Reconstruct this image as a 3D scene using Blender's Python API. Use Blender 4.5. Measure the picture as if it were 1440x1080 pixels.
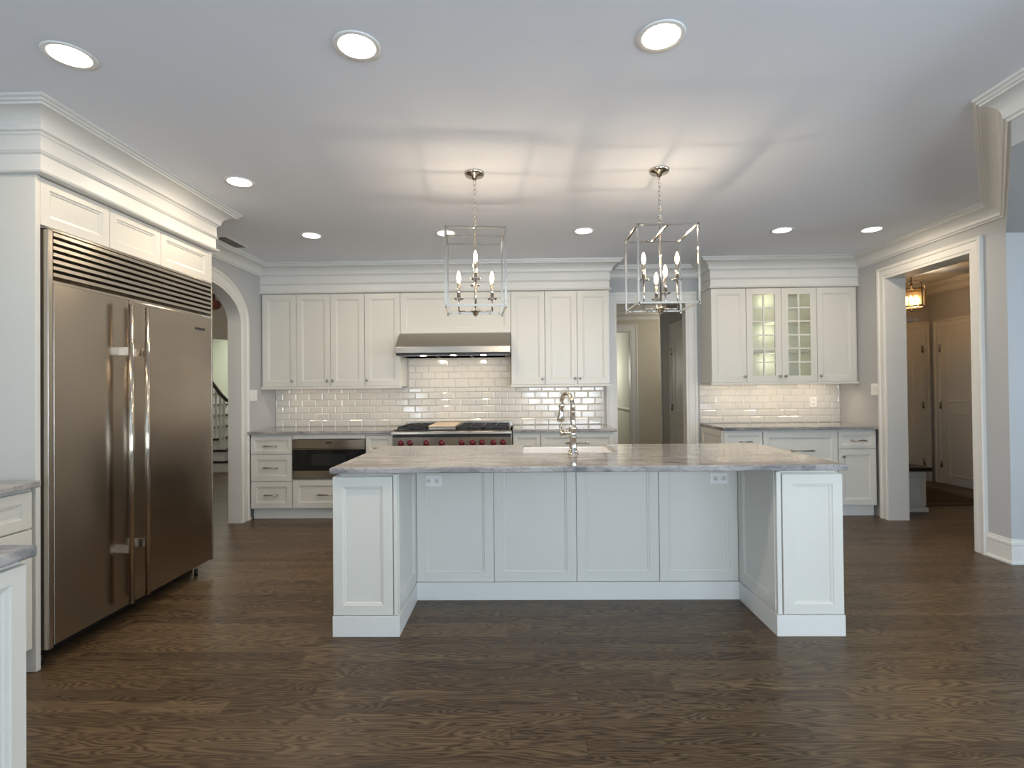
import bpy, bmesh, math, random
from mathutils import Vector, Matrix
random.seed(7)
for o in list(bpy.data.objects): bpy.data.objects.remove(o, do_unlink=True)
SC = bpy.context.scene
COL = SC.collection
PI = math.pi

# ------------------------------------------------------------------ camera
cam_d = bpy.data.cameras.new('camera'); cam = bpy.data.objects.new('camera', cam_d); COL.objects.link(cam)
PITCH, ROLL, YAW, CH, FPX = -0.0092, 0.0099, -0.0176, 1.328, 728.39
cy, sy, cp, sp = math.cos(YAW), math.sin(YAW), math.cos(PITCH), math.sin(PITCH)
r0 = Vector((cy, -sy, 0)); f0 = Vector((sy*cp, cy*cp, -sp)); u0 = Vector((sy*sp, cy*sp, cp))
RR = r0*math.cos(ROLL) - u0*math.sin(ROLL); UU = r0*math.sin(ROLL) + u0*math.cos(ROLL)
m = Matrix.Identity(4)
for i in range(3):
    m[i][0] = RR[i]; m[i][1] = UU[i]; m[i][2] = -f0[i]
m[2][3] = CH
cam.matrix_world = m
cam_d.sensor_width = 36; cam_d.lens = FPX/1440*36; cam_d.clip_start = 0.05; cam_d.clip_end = 100
SC.camera = cam
SC.view_settings.view_transform = 'Standard'; SC.view_settings.look = 'None'
SC.view_settings.gamma = 1; SC.view_settings.use_curve_mapping = False
SC.view_settings.exposure = 0.42

# ------------------------------------------------------------------ world daylight
w = bpy.data.worlds.new('sky'); SC.world = w; w.use_nodes = True
bg = w.node_tree.nodes['Background']; bg.inputs[0].default_value = (0.70, 0.86, 1.0, 1); bg.inputs[1].default_value = 2.0

# ------------------------------------------------------------------ lamps helper
WARM = (1.0, 0.80, 0.58); DAY = (0.74, 0.87, 1.0)
def lamp(name, kind, loc, power, color=WARM, rot=(0, 0, 0), size=0.1, size_y=None, spread=None, parent=None, radius=None, spot=None):
    d = bpy.data.lights.new(name, kind); d.energy = power; d.color = color
    if kind == 'AREA':
        if size_y: d.shape = 'RECTANGLE'; d.size = size; d.size_y = size_y
        else: d.shape = 'DISK'; d.size = size
        if spread: d.spread = spread
    if kind == 'SPOT': d.spot_size = spot or 2.2; d.spot_blend = .6
    if radius is not None: d.shadow_soft_size = radius
    o = bpy.data.objects.new(name, d); COL.objects.link(o); o.location = loc; o.rotation_euler = rot
    if parent: o.parent = parent
    return o
P_DOWN, P_BULB, P_UNDER, P_WIN = 5.4, 1.5, 0.65, 42.0   # P_WIN is per square metre of window
# daylight entering through the windows behind and beside the camera
for wx0, wx1, wk in ((.1, 1.15, 1), (1.3, 2.3, 1), (2.9, 5.2, .4)):
    lamp('daylight_rear', 'AREA', ((wx0+wx1)/2, -3.46, 1.5), P_WIN*(wx1-wx0)*1.6*wk, DAY, (PI/2+.35, 0, 0), wx1-wx0, 1.6)
for wy0, wy1 in ((-1.6, -.2), (0, 1.4), (1.6, 3.0)):
    lamp('daylight_nook', 'AREA', (5.95, (wy0+wy1)/2, 1.45), P_WIN*(wy1-wy0)*1.5*.42, DAY, (0, PI/2+.25, 0), 1.5, wy1-wy0)

lamp('daylight_left', 'AREA', (-3.02, -1.9, 1.4), P_WIN*2.0*1.8*1.3, DAY, (0, -PI/2-.30, 0), 1.8, 2.0)

# ------------------------------------------------------------------ materials
def nodes(name):
    mt = bpy.data.materials.new(name); mt.use_nodes = True
    nt = mt.node_tree; return mt, nt, nt.nodes['Principled BSDF']
def N(nt, t, **kw):
    n = nt.nodes.new(t)
    for k, v in kw.items():
        if k in n.inputs.keys() if isinstance(k, str) else False: n.inputs[k].default_value = v
        else: setattr(n, k, v)
    return n
def paint(name, col, rough=.45, bump=.02, scale=60, spec=.5, var=.02):
    mt, nt, b = nodes(name)
    tc = N(nt, 'ShaderNodeTexCoord'); no = N(nt, 'ShaderNodeTexNoise', Scale=scale, Detail=4.0)
    nt.links.new(tc.outputs['Object'], no.inputs['Vector'])
    mx = N(nt, 'ShaderNodeMixRGB'); mx.inputs[1].default_value = (*[c*(1-var) for c in col], 1); mx.inputs[2].default_value = (*[min(1, c*(1+var)) for c in col], 1)
    nt.links.new(no.outputs[0], mx.inputs[0]); nt.links.new(mx.outputs[0], b.inputs['Base Color'])
    bp = N(nt, 'ShaderNodeBump', Strength=bump, Distance=.002); nt.links.new(no.outputs[0], bp.inputs['Height']); nt.links.new(bp.outputs[0], b.inputs['Normal'])
    b.inputs['Roughness'].default_value = rough; b.inputs['Specular IOR Level'].default_value = spec
    return mt
def metal(name, col, rough, aniso=0, brush=None, wavy=0):
    mt, nt, b = nodes(name)
    b.inputs['Base Color'].default_value = (*col, 1); b.inputs['Metallic'].default_value = 1; b.inputs['Roughness'].default_value = rough
    tc = N(nt, 'ShaderNodeTexCoord'); mp = N(nt, 'ShaderNodeMapping'); nt.links.new(tc.outputs['Object'], mp.inputs[0])
    mp.inputs['Scale'].default_value = brush or (1, 1, 1)
    no = N(nt, 'ShaderNodeTexNoise', Scale=1.0 if brush else 30.0, Detail=3.0); nt.links.new(mp.outputs[0], no.inputs['Vector'])
    mr = N(nt, 'ShaderNodeMapRange'); mr.inputs[3].default_value = rough*.85; mr.inputs[4].default_value = rough*1.2
    nt.links.new(no.outputs[0], mr.inputs[0]); nt.links.new(mr.outputs[0], b.inputs['Roughness'])
    if wavy:
        n2 = N(nt, 'ShaderNodeTexNoise', Scale=2.2, Detail=1.0); nt.links.new(tc.outputs['Object'], n2.inputs['Vector'])
        bp = N(nt, 'ShaderNodeBump', Strength=1.0, Distance=wavy); nt.links.new(n2.outputs[0], bp.inputs['Height']); nt.links.new(bp.outputs[0], b.inputs['Normal'])
    if aniso:
        b.inputs['Anisotropic'].default_value = aniso
        tg = N(nt, 'ShaderNodeCombineXYZ'); tg.inputs[2].default_value = 1; nt.links.new(tg.outputs[0], b.inputs['Tangent'])
    return mt
def emit(name, col, s):
    mt, nt, b = nodes(name); b.inputs['Base Color'].default_value = (*col, 1)
    b.inputs['Emission Color'].default_value = (*col, 1); b.inputs['Emission Strength'].default_value = s
    return mt
def clearglass(name, tint=(1, 1, 1), fac=.08, rough=.02):
    mt = bpy.data.materials.new(name); mt.use_nodes = True; nt = mt.node_tree; nt.nodes.remove(nt.nodes['Principled BSDF'])
    out = nt.nodes['Material Output']; t = N(nt, 'ShaderNodeBsdfTransparent'); t.inputs[0].default_value = (*tint, 1)
    g = N(nt, 'ShaderNodeBsdfGlossy'); g.inputs['Roughness'].default_value = rough
    fr = N(nt, 'ShaderNodeFresnel'); fr.inputs[0].default_value = 1.45
    ad = N(nt, 'ShaderNodeMath', operation='ADD'); ad.inputs[1].default_value = fac; nt.links.new(fr.outputs[0], ad.inputs[0])
    mx = N(nt, 'ShaderNodeMixShader'); nt.links.new(ad.outputs[0], mx.inputs[0]); nt.links.new(t.outputs[0], mx.inputs[1]); nt.links.new(g.outputs[0], mx.inputs[2])
    nt.links.new(mx.outputs[0], out.inputs[0]); return mt

def mat_floor():
    mt, nt, b = nodes('dark_oak_planks'); L = nt.links.new
    tc = N(nt, 'ShaderNodeTexCoord'); sx = N(nt, 'ShaderNodeSeparateXYZ'); L(tc.outputs['Object'], sx.inputs[0])
    def M(op, a, bb=None, c=None):
        n = N(nt, 'ShaderNodeMath', operation=op)
        for i, v in enumerate((a, bb, c)):
            if v is None: continue
            if isinstance(v, (int, float)): n.inputs[i].default_value = v
            else: L(v, n.inputs[i])
        return n.outputs[0]
    yy = M('DIVIDE', sx.outputs[1], .082); row = M('FLOOR', yy); fy = M('FRACT', yy)
    wn = N(nt, 'ShaderNodeTexWhiteNoise', noise_dimensions='1D'); L(row, wn.inputs['W'])
    xx = M('ADD', M('DIVIDE', sx.outputs[0], 1.15), M('MULTIPLY', wn.outputs[0], 7.3)); colm = M('FLOOR', xx); fx = M('FRACT', xx)
    cb = N(nt, 'ShaderNodeCombineXYZ'); L(row, cb.inputs[0]); L(colm, cb.inputs[1])
    w2 = N(nt, 'ShaderNodeTexWhiteNoise', noise_dimensions='3D'); L(cb.outputs[0], w2.inputs['Vector'])
    # grain coordinates, shifted per plank
    g = N(nt, 'ShaderNodeCombineXYZ'); L(M('ADD', M('MULTIPLY', sx.outputs[0], 1.6), M('MULTIPLY', w2.outputs[0], 40)), g.inputs[0])
    L(M('MULTIPLY', sx.outputs[1], 13.0), g.inputs[1]); L(M('MULTIPLY', w2.outputs[0], 17), g.inputs[2])
    n1 = N(nt, 'ShaderNodeTexNoise', Scale=.9, Detail=2.0, Roughness=.45, Distortion=.35); L(g.outputs[0], n1.inputs['Vector'])
    rings = M('FRACT', M('MULTIPLY', n1.outputs[0], 21.0)); rg = M('POWER', M('SUBTRACT', 1.0, M('ABSOLUTE', M('SUBTRACT', M('MULTIPLY', rings, 2.0), 1.0))), .6)
    g2 = N(nt, 'ShaderNodeCombineXYZ'); L(M('MULTIPLY', sx.outputs[0], 7.0), g2.inputs[0]); L(M('MULTIPLY', sx.outputs[1], 190.0), g2.inputs[1])
    n2 = N(nt, 'ShaderNodeTexNoise', Scale=1.0, Detail=4.0); L(g2.outputs[0], n2.inputs['Vector'])
    n3 = N(nt, 'ShaderNodeTexNoise', Scale=1.3, Detail=2.0); L(g.outputs[0], n3.inputs['Vector'])
    gr = M('ADD', M('MULTIPLY', rg, .55), M('MULTIPLY', n2.outputs[0], .42))
    tone = M('ADD', M('MULTIPLY', gr, .80), M('ADD', M('MULTIPLY', w2.outputs[0], .20), M('MULTIPLY', n3.outputs[0], .14)))
    cr = N(nt, 'ShaderNodeValToRGB'); L(tone, cr.inputs[0]); e = cr.color_ramp.elements
    e[0].position = .08; e[0].color = FLOOR_A; e[1].position = .92; e[1].color = FLOOR_B
    k = e.new(.5); k.color = FLOOR_M
    gap = M('MAXIMUM', M('LESS_THAN', fy, .018), M('LESS_THAN', fx, .0018))
    mx = N(nt, 'ShaderNodeMixRGB'); L(M('MULTIPLY', gap, .6), mx.inputs[0]); L(cr.outputs[0], mx.inputs[1]); mx.inputs[2].default_value = (.008, .006, .004, 1)
    L(mx.outputs[0], b.inputs['Base Color'])
    L(M('ADD', M('MULTIPLY', n2.outputs[0], .12), .30), b.inputs['Roughness'])
    bp = N(nt, 'ShaderNodeBump', Strength=.25, Distance=.0015); L(M('SUBTRACT', gr, M('MULTIPLY', gap, 1.5)), bp.inputs['Height']); L(bp.outputs[0], b.inputs['Normal'])
    b.inputs['Specular IOR Level'].default_value = .35
    return mt
FLOOR_A = (.011, .006, .003, 1); FLOOR_M = (.055, .034, .017, 1); FLOOR_B = (.170, .115, .062, 1)
def mat_stone(name, dark, mid, light, rough=.07):
    mt, nt, b = nodes(name); L = nt.links.new
    tc = N(nt, 'ShaderNodeTexCoord'); mp = N(nt, 'ShaderNodeMapping'); mp.inputs['Scale'].default_value = (.8, 2.4, 2.4); mp.inputs['Rotation'].default_value = (0, 0, .25)
    L(tc.outputs['Object'], mp.inputs[0])
    n1 = N(nt, 'ShaderNodeTexNoise', Scale=2.4, Detail=9.0, Roughness=.62, Distortion=1.2); L(mp.outputs[0], n1.inputs['Vector'])
    cr = N(nt, 'ShaderNodeValToRGB'); L(n1.outputs[0], cr.inputs[0]); e = cr.color_ramp.elements
    e[0].position = .30; e[0].color = (*dark, 1); e[1].position = .72; e[1].color = (*light, 1); k = e.new(.5); k.color = (*mid, 1)
    n2 = N(nt, 'ShaderNodeTexNoise', Scale=5.0, Detail=6.0, Distortion=2.5); L(mp.outputs[0], n2.inputs['Vector'])
    c2 = N(nt, 'ShaderNodeValToRGB'); L(n2.outputs[0], c2.inputs[0]); e = c2.color_ramp.elements
    e[0].position = .47; e[0].color = (0, 0, 0, 1); e[1].position = .53; e[1].color = (0, 0, 0, 1); k = e.new(.5); k.color = (.55, .55, .55, 1)
    mx = N(nt, 'ShaderNodeMixRGB'); L(c2.outputs[0], mx.inputs[0]); L(cr.outputs[0], mx.inputs[1]); mx.inputs[2].default_value = (*[c*.75 for c in dark], 1)
    L(mx.outputs[0], b.inputs['Base Color']); b.inputs['Roughness'].default_value = rough
    return mt

M_CAB = paint('painted_cabinet', (.655, .642, .585), .33, .01, 40)
M_TRIM = paint('painted_trim', (.68, .675, .64), .4, .01, 40)
M_WALL = paint('blue_grey_wall_paint', (.45, .458, .458), .7, .05, 180)
M_CEIL = paint('ceiling_paint', (.79, .82, .87), .85, .05, 200)
M_BEIGE = paint('beige_hall_paint', (.50, .47, .38), .7, .05, 180)
M_GREEN = paint('pale_green_paint', (.66, .68, .56), .7, .05, 180)
M_CREAM = paint('cream_dining_paint', (.78, .78, .69), .7, .05, 180)
M_FLOOR = mat_floor()
M_STONE = mat_stone('grey_quartzite', (.13, .132, .145), (.33, .315, .305), (.52, .50, .48))
M_STEEL = metal('brushed_steel', (.375, .328, .275), .22, .8, (2, 2, 6), .004)
M_STEEL2 = metal('brushed_steel_trim', (.46, .42, .365), .24, .5, (2, 2, 6))
M_NICKEL = metal('polished_nickel', (.60, .55, .475), .11)
M_PEWTER = metal('pewter_hardware', (.42, .40, .37), .28)
M_DKMETAL = metal('aged_bronze', (.10, .075, .05), .4)
M_TILE = paint('glazed_white_tile', (.62, .60, .55), .10, .0, 3, .6, .03)
M_GROUT = paint('grout', (.62, .60, .56), .8, .1, 300)
M_BLACK = paint('black_enamel', (.012, .012, .013), .35, .05, 90)
M_DKGLASS = paint('black_oven_glass', (.008, .009, .010), .06, 0, 5)
M_RED = paint('red_knob', (.14, .012, .018), .25, .0, 20)
M_PORC = paint('white_fireclay', (.85, .84, .83), .12, 0, 5)
M_PLATE = paint('white_plastic', (.80, .79, .76), .3, 0, 10)
M_SLOT = paint('dark_slot', (.05, .05, .05), .5, 0, 10)
M_DKWOOD = paint('dark_stained_wood', (.022, .014, .010), .3, .1, 30)
M_RUG = paint('brown_rug', (.075, .050, .032), .95, .6, 90, .1, .35)
M_RUGB = paint('tan_rug_border', (.15, .115, .075), .95, .6, 90, .1, .2)
M_BOARD = paint('maple_board', (.62, .50, .36), .4, .1, 30)
M_GLASS = clearglass('clear_glass', fac=0)
M_CRYSTAL = clearglass('crystal', (.96, .97, 1), .25)
M_LAMPGL = clearglass('seeded_lantern_glass', (1, .86, .62), .12, .3)
M_DIFF = emit('lit_diffuser', (1, .90, .76), 9.0)
M_BULB = emit('lit_bulb', (1, .66, .34), 22.0)
M_BULB2 = emit('lit_lantern_bulb', (1, .62, .30), 30.0)

# ------------------------------------------------------------------ mesh builder
class MB:
    def __init__(s, M=None): s.v = []; s.f = []; s.M = M or Matrix.Identity(4); s.smooth = set()
    def add(s, vs, fs, smooth=False):
        b = len(s.v); s.v += [tuple(s.M @ Vector(v)) for v in vs]
        for f in fs:
            if smooth: s.smooth.add(len(s.f))
            s.f.append(tuple(b+i for i in f))
        return s
    def box(s, x0, x1, y0, y1, z0, z1):
        vs = [(x, y, z) for x in (x0, x1) for y in (y0, y1) for z in (z0, z1)]
        return s.add(vs, [(0, 1, 3, 2), (4, 6, 7, 5), (0, 4, 5, 1), (2, 3, 7, 6), (0, 2, 6, 4), (1, 5, 7, 3)])
    def prism(s, pts, d):            # planar polygon (3D points) extruded by vector d
        n = len(pts); vs = [Vector(p) for p in pts] + [Vector(p)+Vector(d) for p in pts]
        return s.add(vs, [tuple(range(n)), tuple(range(2*n-1, n-1, -1))] + [(i, (i+1) % n, n+(i+1) % n, n+i) for i in range(n)])
    def panel(s, x0, x1, z0, z1, y=0, t=.02, stile=.055, depth=.011, flat=False):   # framed panel facing -y
        if flat: rings = [(0, t), (0, .0015), (.0015, 0)]
        else: rings = [(0, t), (0, .0015), (.0015, 0), (stile, 0), (stile+.003, depth*.45), (stile+.012, depth*.6), (stile+.016, depth)]
        vs = []
        for i, dy in rings: vs += [(x0+i, y+dy, z0+i), (x1-i, y+dy, z0+i), (x1-i, y+dy, z1-i), (x0+i, y+dy, z1-i)]
        fs = [(3, 2, 1, 0)]
        for k in range(len(rings)-1):
            a = 4*k; fs += [(a+i, a+(i+1) % 4, a+4+(i+1) % 4, a+4+i) for i in range(4)]
        a = 4*(len(rings)-1); fs.append((a, a+1, a+2, a+3))
        return s.add(vs, fs)
    def lathe(s, prof, c=(0, 0, 0), axis='Z', seg=24, M=None):     # prof: (r, h)
        n = len(prof); vs = []; c = Vector(c)
        for k in range(seg):
            a = 2*PI*k/seg
            for r, h in prof:
                if axis == 'Z': p = Vector((r*math.cos(a), r*math.sin(a), h))
                elif axis == 'Y': p = Vector((r*math.cos(a), h, r*math.sin(a)))
                else: p = Vector((h, r*math.cos(a), r*math.sin(a)))
                vs.append(c + (M @ p if M else p))
        fs = []
        for k in range(seg):
            for i in range(n-1):
                a = k*n+i; b = ((k+1) % seg)*n+i; fs.append((a, b, b+1, a+1))
        s.add(vs, fs, True)
        s.add([vs[k*n] for k in range(seg)], [tuple(range(seg))]); s.add([vs[k*n+n-1] for k in range(seg)], [tuple(range(seg))])
        return s
    def cyl(s, p0, p1, r, seg=16, r2=None): return s.tube([p0, p1], [r, r2 if r2 is not None else r], seg)
    def tube(s, pts, r, seg=12, square=False):
        pts = [Vector(p) for p in pts]; n = len(pts); rs = r if isinstance(r, (list, tuple)) else [r]*n
        vs = []; up = None
        for i, p in enumerate(pts):
            t = (pts[min(i+1, n-1)] - pts[max(i-1, 0)]).normalized()
            if up is None:
                up = Vector((0, 0, 1)) if abs(t.z) < .9 else Vector((1, 0, 0))
            a = t.cross(up).normalized(); b = a.cross(t).normalized(); up = b
            for k in range(seg):
                an = 2*PI*(k+(.5 if square else 0))/seg; vs.append(p + a*math.cos(an)*rs[i] + b*math.sin(an)*rs[i])
        fs = [(i*seg+k, i*seg+(k+1) % seg, (i+1)*seg+(k+1) % seg, (i+1)*seg+k) for i in range(n-1) for k in range(seg)]
        s.add(vs, fs, not square)
        s.add(vs[:seg], [tuple(range(seg))]); s.add(vs[-seg:], [tuple(range(seg))]); return s
    def bar(s, p0, p1, w): return s.tube([p0, p1], w*.7071, 4, True)
    def torus(s, c, R, r, M, seg=20, ts=8, sx=1, sy=1):
        vs = []
        for k in range(seg):
            a = 2*PI*k/seg
            for j in range(ts):
                b = 2*PI*j/ts; q = Vector(((R+r*math.cos(b))*math.cos(a)*sx, (R+r*math.cos(b))*math.sin(a)*sy, r*math.sin(b)))
                vs.append(Vector(c) + M @ q)
        return s.add(vs, [(k*ts+j, ((k+1) % seg)*ts+j, ((k+1) % seg)*ts+(j+1) % ts, k*ts+(j+1) % ts) for k in range(seg) for j in range(ts)], True)
    def ball(s, c, r, seg=16, sz=1):
        prof = [(max(1e-4, r*math.sin(PI*i/10)), -r*sz*math.cos(PI*i/10)) for i in range(11)]
        return s.lathe(prof, c, 'Z', seg)
    def sweep(s, path, prof, n, smooth=False):     # prof (a,b): a to the right of travel, b along n
        P = [Vector(p) for p in path]; n = Vector(n); k = len(P); q = len(prof); vs = []
        for i in range(k):
            ts = []
            if i > 0: ts.append((P[i]-P[i-1]).normalized())
            if i < k-1: ts.append((P[i+1]-P[i]).normalized())
            rs = [t.cross(n).normalized() for t in ts]
            mv = rs[0] if len(rs) == 1 else (rs[0]+rs[1])/(1+rs[0].dot(rs[1]))
            vs += [P[i] + mv*a + n*b for a, b in prof]
        fs = [(i*q+j, i*q+(j+1) % q, (i+1)*q+(j+1) % q, (i+1)*q+j) for i in range(k-1) for j in range(q)]
        fs += [tuple(range(q)), tuple(range((k-1)*q, k*q))]
        return s.add(vs, fs, smooth)
    def build(s, name, mat, parent=None, bevel=0, seg=2, recalc=True):
        me = bpy.data.meshes.new(name); me.from_pydata(s.v, [], s.f); me.update()
        for i in s.smooth: me.polygons[i].use_smooth = True
        bm = bmesh.new(); bm.from_mesh(me)
        bmesh.ops.remove_doubles(bm, verts=bm.verts, dist=1e-6)
        if recalc: bmesh.ops.recalc_face_normals(bm, faces=bm.faces)
        bm.to_mesh(me); bm.free()
        me.materials.append(mat)
        o = bpy.data.objects.new(name, me); COL.objects.link(o)
        if parent: o.parent = parent
        if bevel:
            md = o.modifiers.new('bevel', 'BEVEL'); md.width = bevel; md.segments = seg; md.limit_method = 'ANGLE'; md.angle_limit = .7
        return o
def thing(name, label, cat, loc=(0, 0, 0), rz=0, group=None):
    o = bpy.data.objects.new(name, None); COL.objects.link(o); o.location = loc; o.rotation_euler = (0, 0, rz); o.empty_display_size = .1
    tag(o, label, cat, group); return o
def tag(o, label, cat, group=None):
    o['label'] = label; o['category'] = cat
    if group: o['group'] = group
    return o
def struct(o): o['kind'] = 'structure'; return o
def copy_tree(o, parent=None):
    c = o.copy(); COL.objects.link(c)
    if parent: c.parent = parent
    for ch in list(o.children): copy_tree(ch, c)
    return c

# ================================================================== SETTING
ZC = 2.70; LW, RX, YB, YU, YC = -2.836, 3.61, 5.935, 5.593, 5.273
struct(MB().box(-6.6, 6.4, -3.4, 13, -.1, 0).build('floor', M_FLOOR))
struct(MB().box(-6.6, 6.4, -3.4, 13, ZC, ZC+.12).build('ceiling', M_CEIL))
# back wall with cased opening
HX0, HX1, HZ = 1.084, 1.892, 2.30
struct(MB().prism([(LW-.12, YB, 0), (HX0, YB, 0), (HX0, YB, HZ), (HX1, YB, HZ), (HX1, YB, 0), (RX, YB, 0), (RX, YB, ZC), (LW-.12, YB, ZC)], (0, .12, 0)).build('wall_back', M_WALL))
# left wall with elliptical arch
AC, AA, AB, AZ = 4.589, .602, .335, 2.02
arc = [(AC+AA*math.cos(a), AZ+AB*math.sin(a)) for a in [PI*k/28 for k in range(29)]]
pts = [(LW, -.6, 0), (LW, AC-AA, 0)] + [(LW, y, z) for y, z in reversed(arc)] + [(LW, AC+AA, 0), (LW, 13, 0), (LW, 13, ZC), (LW, -.6, ZC)]
struct(MB().prism(pts, (-.12, 0, 0)).build('wall_left', M_WALL))
# right wall with opening to the mudroom
RY0, RY1, RZ = 4.19, 5.17, 2.39
struct(MB().prism([(RX, 3.9, 0), (RX, RY0, 0), (RX, RY0, RZ), (RX, RY1, RZ), (RX, RY1, 0), (RX, 7.4, 0), (RX, 7.4, ZC), (RX, 3.9, ZC)], (.18, 0, 0)).build('wall_right', M_WALL))
struct(MB().box(RX+.18, 6.4, 3.9, 4.02, 0, ZC).build('wall_nook', M_WALL))
# lowered ceiling of the breakfast nook with its diagonal bulkhead
struct(MB().prism([(2.33, -3.3, 2.45), (2.33, 2.48, 2.45), (RX, 3.9, 2.45), (6.4, 3.9, 2.45), (6.4, -3.3, 2.45)], (0, 0, .25)).build('ceiling_nook', M_WALL))
# crown running round the kitchen
cv = [(.030+.080*(1-math.cos(a)), 2.592+.070*math.sin(a)) for a in [PI/2*k/8 for k in range(9)]]
CROWN = [(-.02, 2.570), (.012, 2.570), (.018, 2.582), (.028, 2.586)] + cv + [(.112, 2.672), (.122, 2.674), (.124, 2.684), (.135, 2.688), (.138, ZC+.001), (-.02, ZC+.001)]
FX0, FY0, FY1 = -2.300, 2.44, 3.86
path = [(LW, -3.3, 0), (LW, FY0, 0), (FX0, FY0, 0), (FX0, FY1, 0), (LW, FY1, 0), (LW, YU, 0), (.957, YU, 0), (.957, YB, 0), (2.047, YB, 0), (2.047, YU, 0), (RX, YU, 0), (RX, 3.9, 0), (2.33, 2.48, 0), (2.33, -3.3, 0)]
struct(MB().sweep(path, CROWN, (0, 0, 1)).build('trim_1', M_TRIM))
FRIEZE = [(-.30, 2.384), (.004, 2.384), (.020, 2.388), (.024, 2.396), (.018, 2.404), (.006, 2.410), (.004, 2.478), (.012, 2.483), (.020, 2.494), (.010, 2.500), (.008, 2.572), (-.30, 2.572)]
FR2 = [(max(a, -.05), b) for a, b in FRIEZE]
struct(MB().sweep([(LW, YU, 0), (.957, YU, 0), (.957, YB, 0)], FR2, (0, 0, 1)).build('trim_2', M_TRIM))
struct(MB().sweep([(2.047, YB, 0), (2.047, YU, 0), (RX, YU, 0)], FR2, (0, 0, 1)).build('trim_3', M_TRIM))
struct(MB().sweep([(LW, FY0, 0), (FX0, FY0, 0), (FX0, FY1, 0), (LW, FY1, 0)], FR2, (0, 0, 1)).build('trim_4', M_TRIM))
def CAS(T, W=.10): return [(-.012, -T), (-.012, .012), (.010, .014), (.014, .019), (W-.034, .019), (W-.028, .027), (W-.008, .030), (W, .024), (W, .0), (.004, .0), (.004, -T)]
struct(MB().sweep([(HX1, YB, 0), (HX1, YB, HZ), (HX0, YB, HZ), (HX0, YB, 0)], CAS(.125, .115), (0, -1, 0)).build('trim_5', M_TRIM))
struct(MB().sweep([(LW, AC+AA, 0)] + [(LW, y, z) for y, z in arc] + [(LW, AC-AA, 0)], CAS(.125, .125), (1, 0, 0)).build('trim_6', M_TRIM))
struct(MB().sweep([(RX, RY0, 0), (RX, RY0, RZ), (RX, RY1, RZ), (RX, RY1, 0)], CAS(.185, .10), (-1, 0, 0)).build('trim_7', M_TRIM))
BASE = [(-.001, 0), (.028, 0), (.030, .012), (.024, .022), (.016, .026), (.015, .135), (.020, .142), (.018, .158), (.010, .166), (.008, .178), (-.001, .182)]
struct(MB().sweep([(RX, RY0-.102, 0), (RX, 3.9, 0), (6.2, 3.9, 0)], BASE, (0, 0, 1)).build('baseboard_right', M_TRIM))
struct(MB().sweep([(LW, AC+AA+.128, 0), (LW, 5.34, 0)], BASE, (0, 0, 1)).build('baseboard_left', M_TRIM))
# wall behind the camera with windows, nook outer wall
def wall_windows(name, axis, c, th, u0_, u1_, ops, z0, z1, mat=M_WALL, zt=ZC):
    b = MB(); prev = u0_
    def bx(a0, a1, q0, q1):
        if axis == 'Y': b.box(a0, a1, c, c+th, q0, q1)
        else: b.box(c, c+th, a0, a1, q0, q1)
    for a0, a1 in ops:
        bx(prev, a0, 0, zt); bx(a0, a1, 0, z0); bx(a0, a1, z1, zt); prev = a1
    bx(prev, u1_, 0, zt); return struct(b.build(name, mat))
NW = [(.1, 1.15), (1.3, 2.3), (2.9, 5.2)]
wall_windows('wall_near', 'Y', -3.4, .2, -6.6, 6.4, NW, .7, 2.3)
EW = [(-1.6, -.2), (0, 1.4), (1.6, 3.0)]
wall_windows('wall_nook_side', 'X', 5.7, .2, -3.4, 4.0, EW, .7, 2.2)
LWN = [(-2.9, -.9)]
wall_windows('wall_left_near', 'X', LW-.12, .12, -3.3, -.6, LWN, .5, 2.3)
wi = 0
for axis, c, ops, z0, z1 in (('Y', -3.3, NW, .7, 2.3), ('X', 5.8, EW, .7, 2.2), ('X', LW-.04, LWN, .5, 2.3)):
    for a0, a1 in ops:
        wi += 1; b = MB(); g = MB(); am = (a0+a1)/2; zm = (z0+z1)/2
        for p, q, r, s_ in ((a0, a0+.05, z0, z1), (a1-.05, a1, z0, z1), (a0, a1, z0, z0+.05), (a0, a1, z1-.05, z1), (a0, a1, zm-.02, zm+.02), (am-.012, am+.012, z0, z1)):
            if axis == 'Y': b.box(p, q, c, c+.05, r, s_)
            else: b.box(c-.05, c, p, q, r, s_)
        fr = struct(b.build('window_%d' % wi, M_TRIM))
        if axis == 'Y': g.box(a0+.04, a1-.04, c+.02, c+.026, z0+.04, z1-.04)
        else: g.box(c-.026, c-.02, a0+.04, a1-.04, z0+.04, z1-.04)
        g.build('glass_pane', M_GLASS, fr)
# other rooms: outer shell and partitions
struct(MB().box(-6.6, -6.5, -3.2, 13, 0, ZC).build('wall_far_left', M_BEIGE))
struct(MB().box(-6.6, 6.4, 12.9, 13, 0, ZC).build('wall_far_back', M_CREAM))
struct(MB().box(.83, .95, YB+.12, 12.9, 0, ZC).build('wall_hall_left', M_BEIGE))
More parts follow.
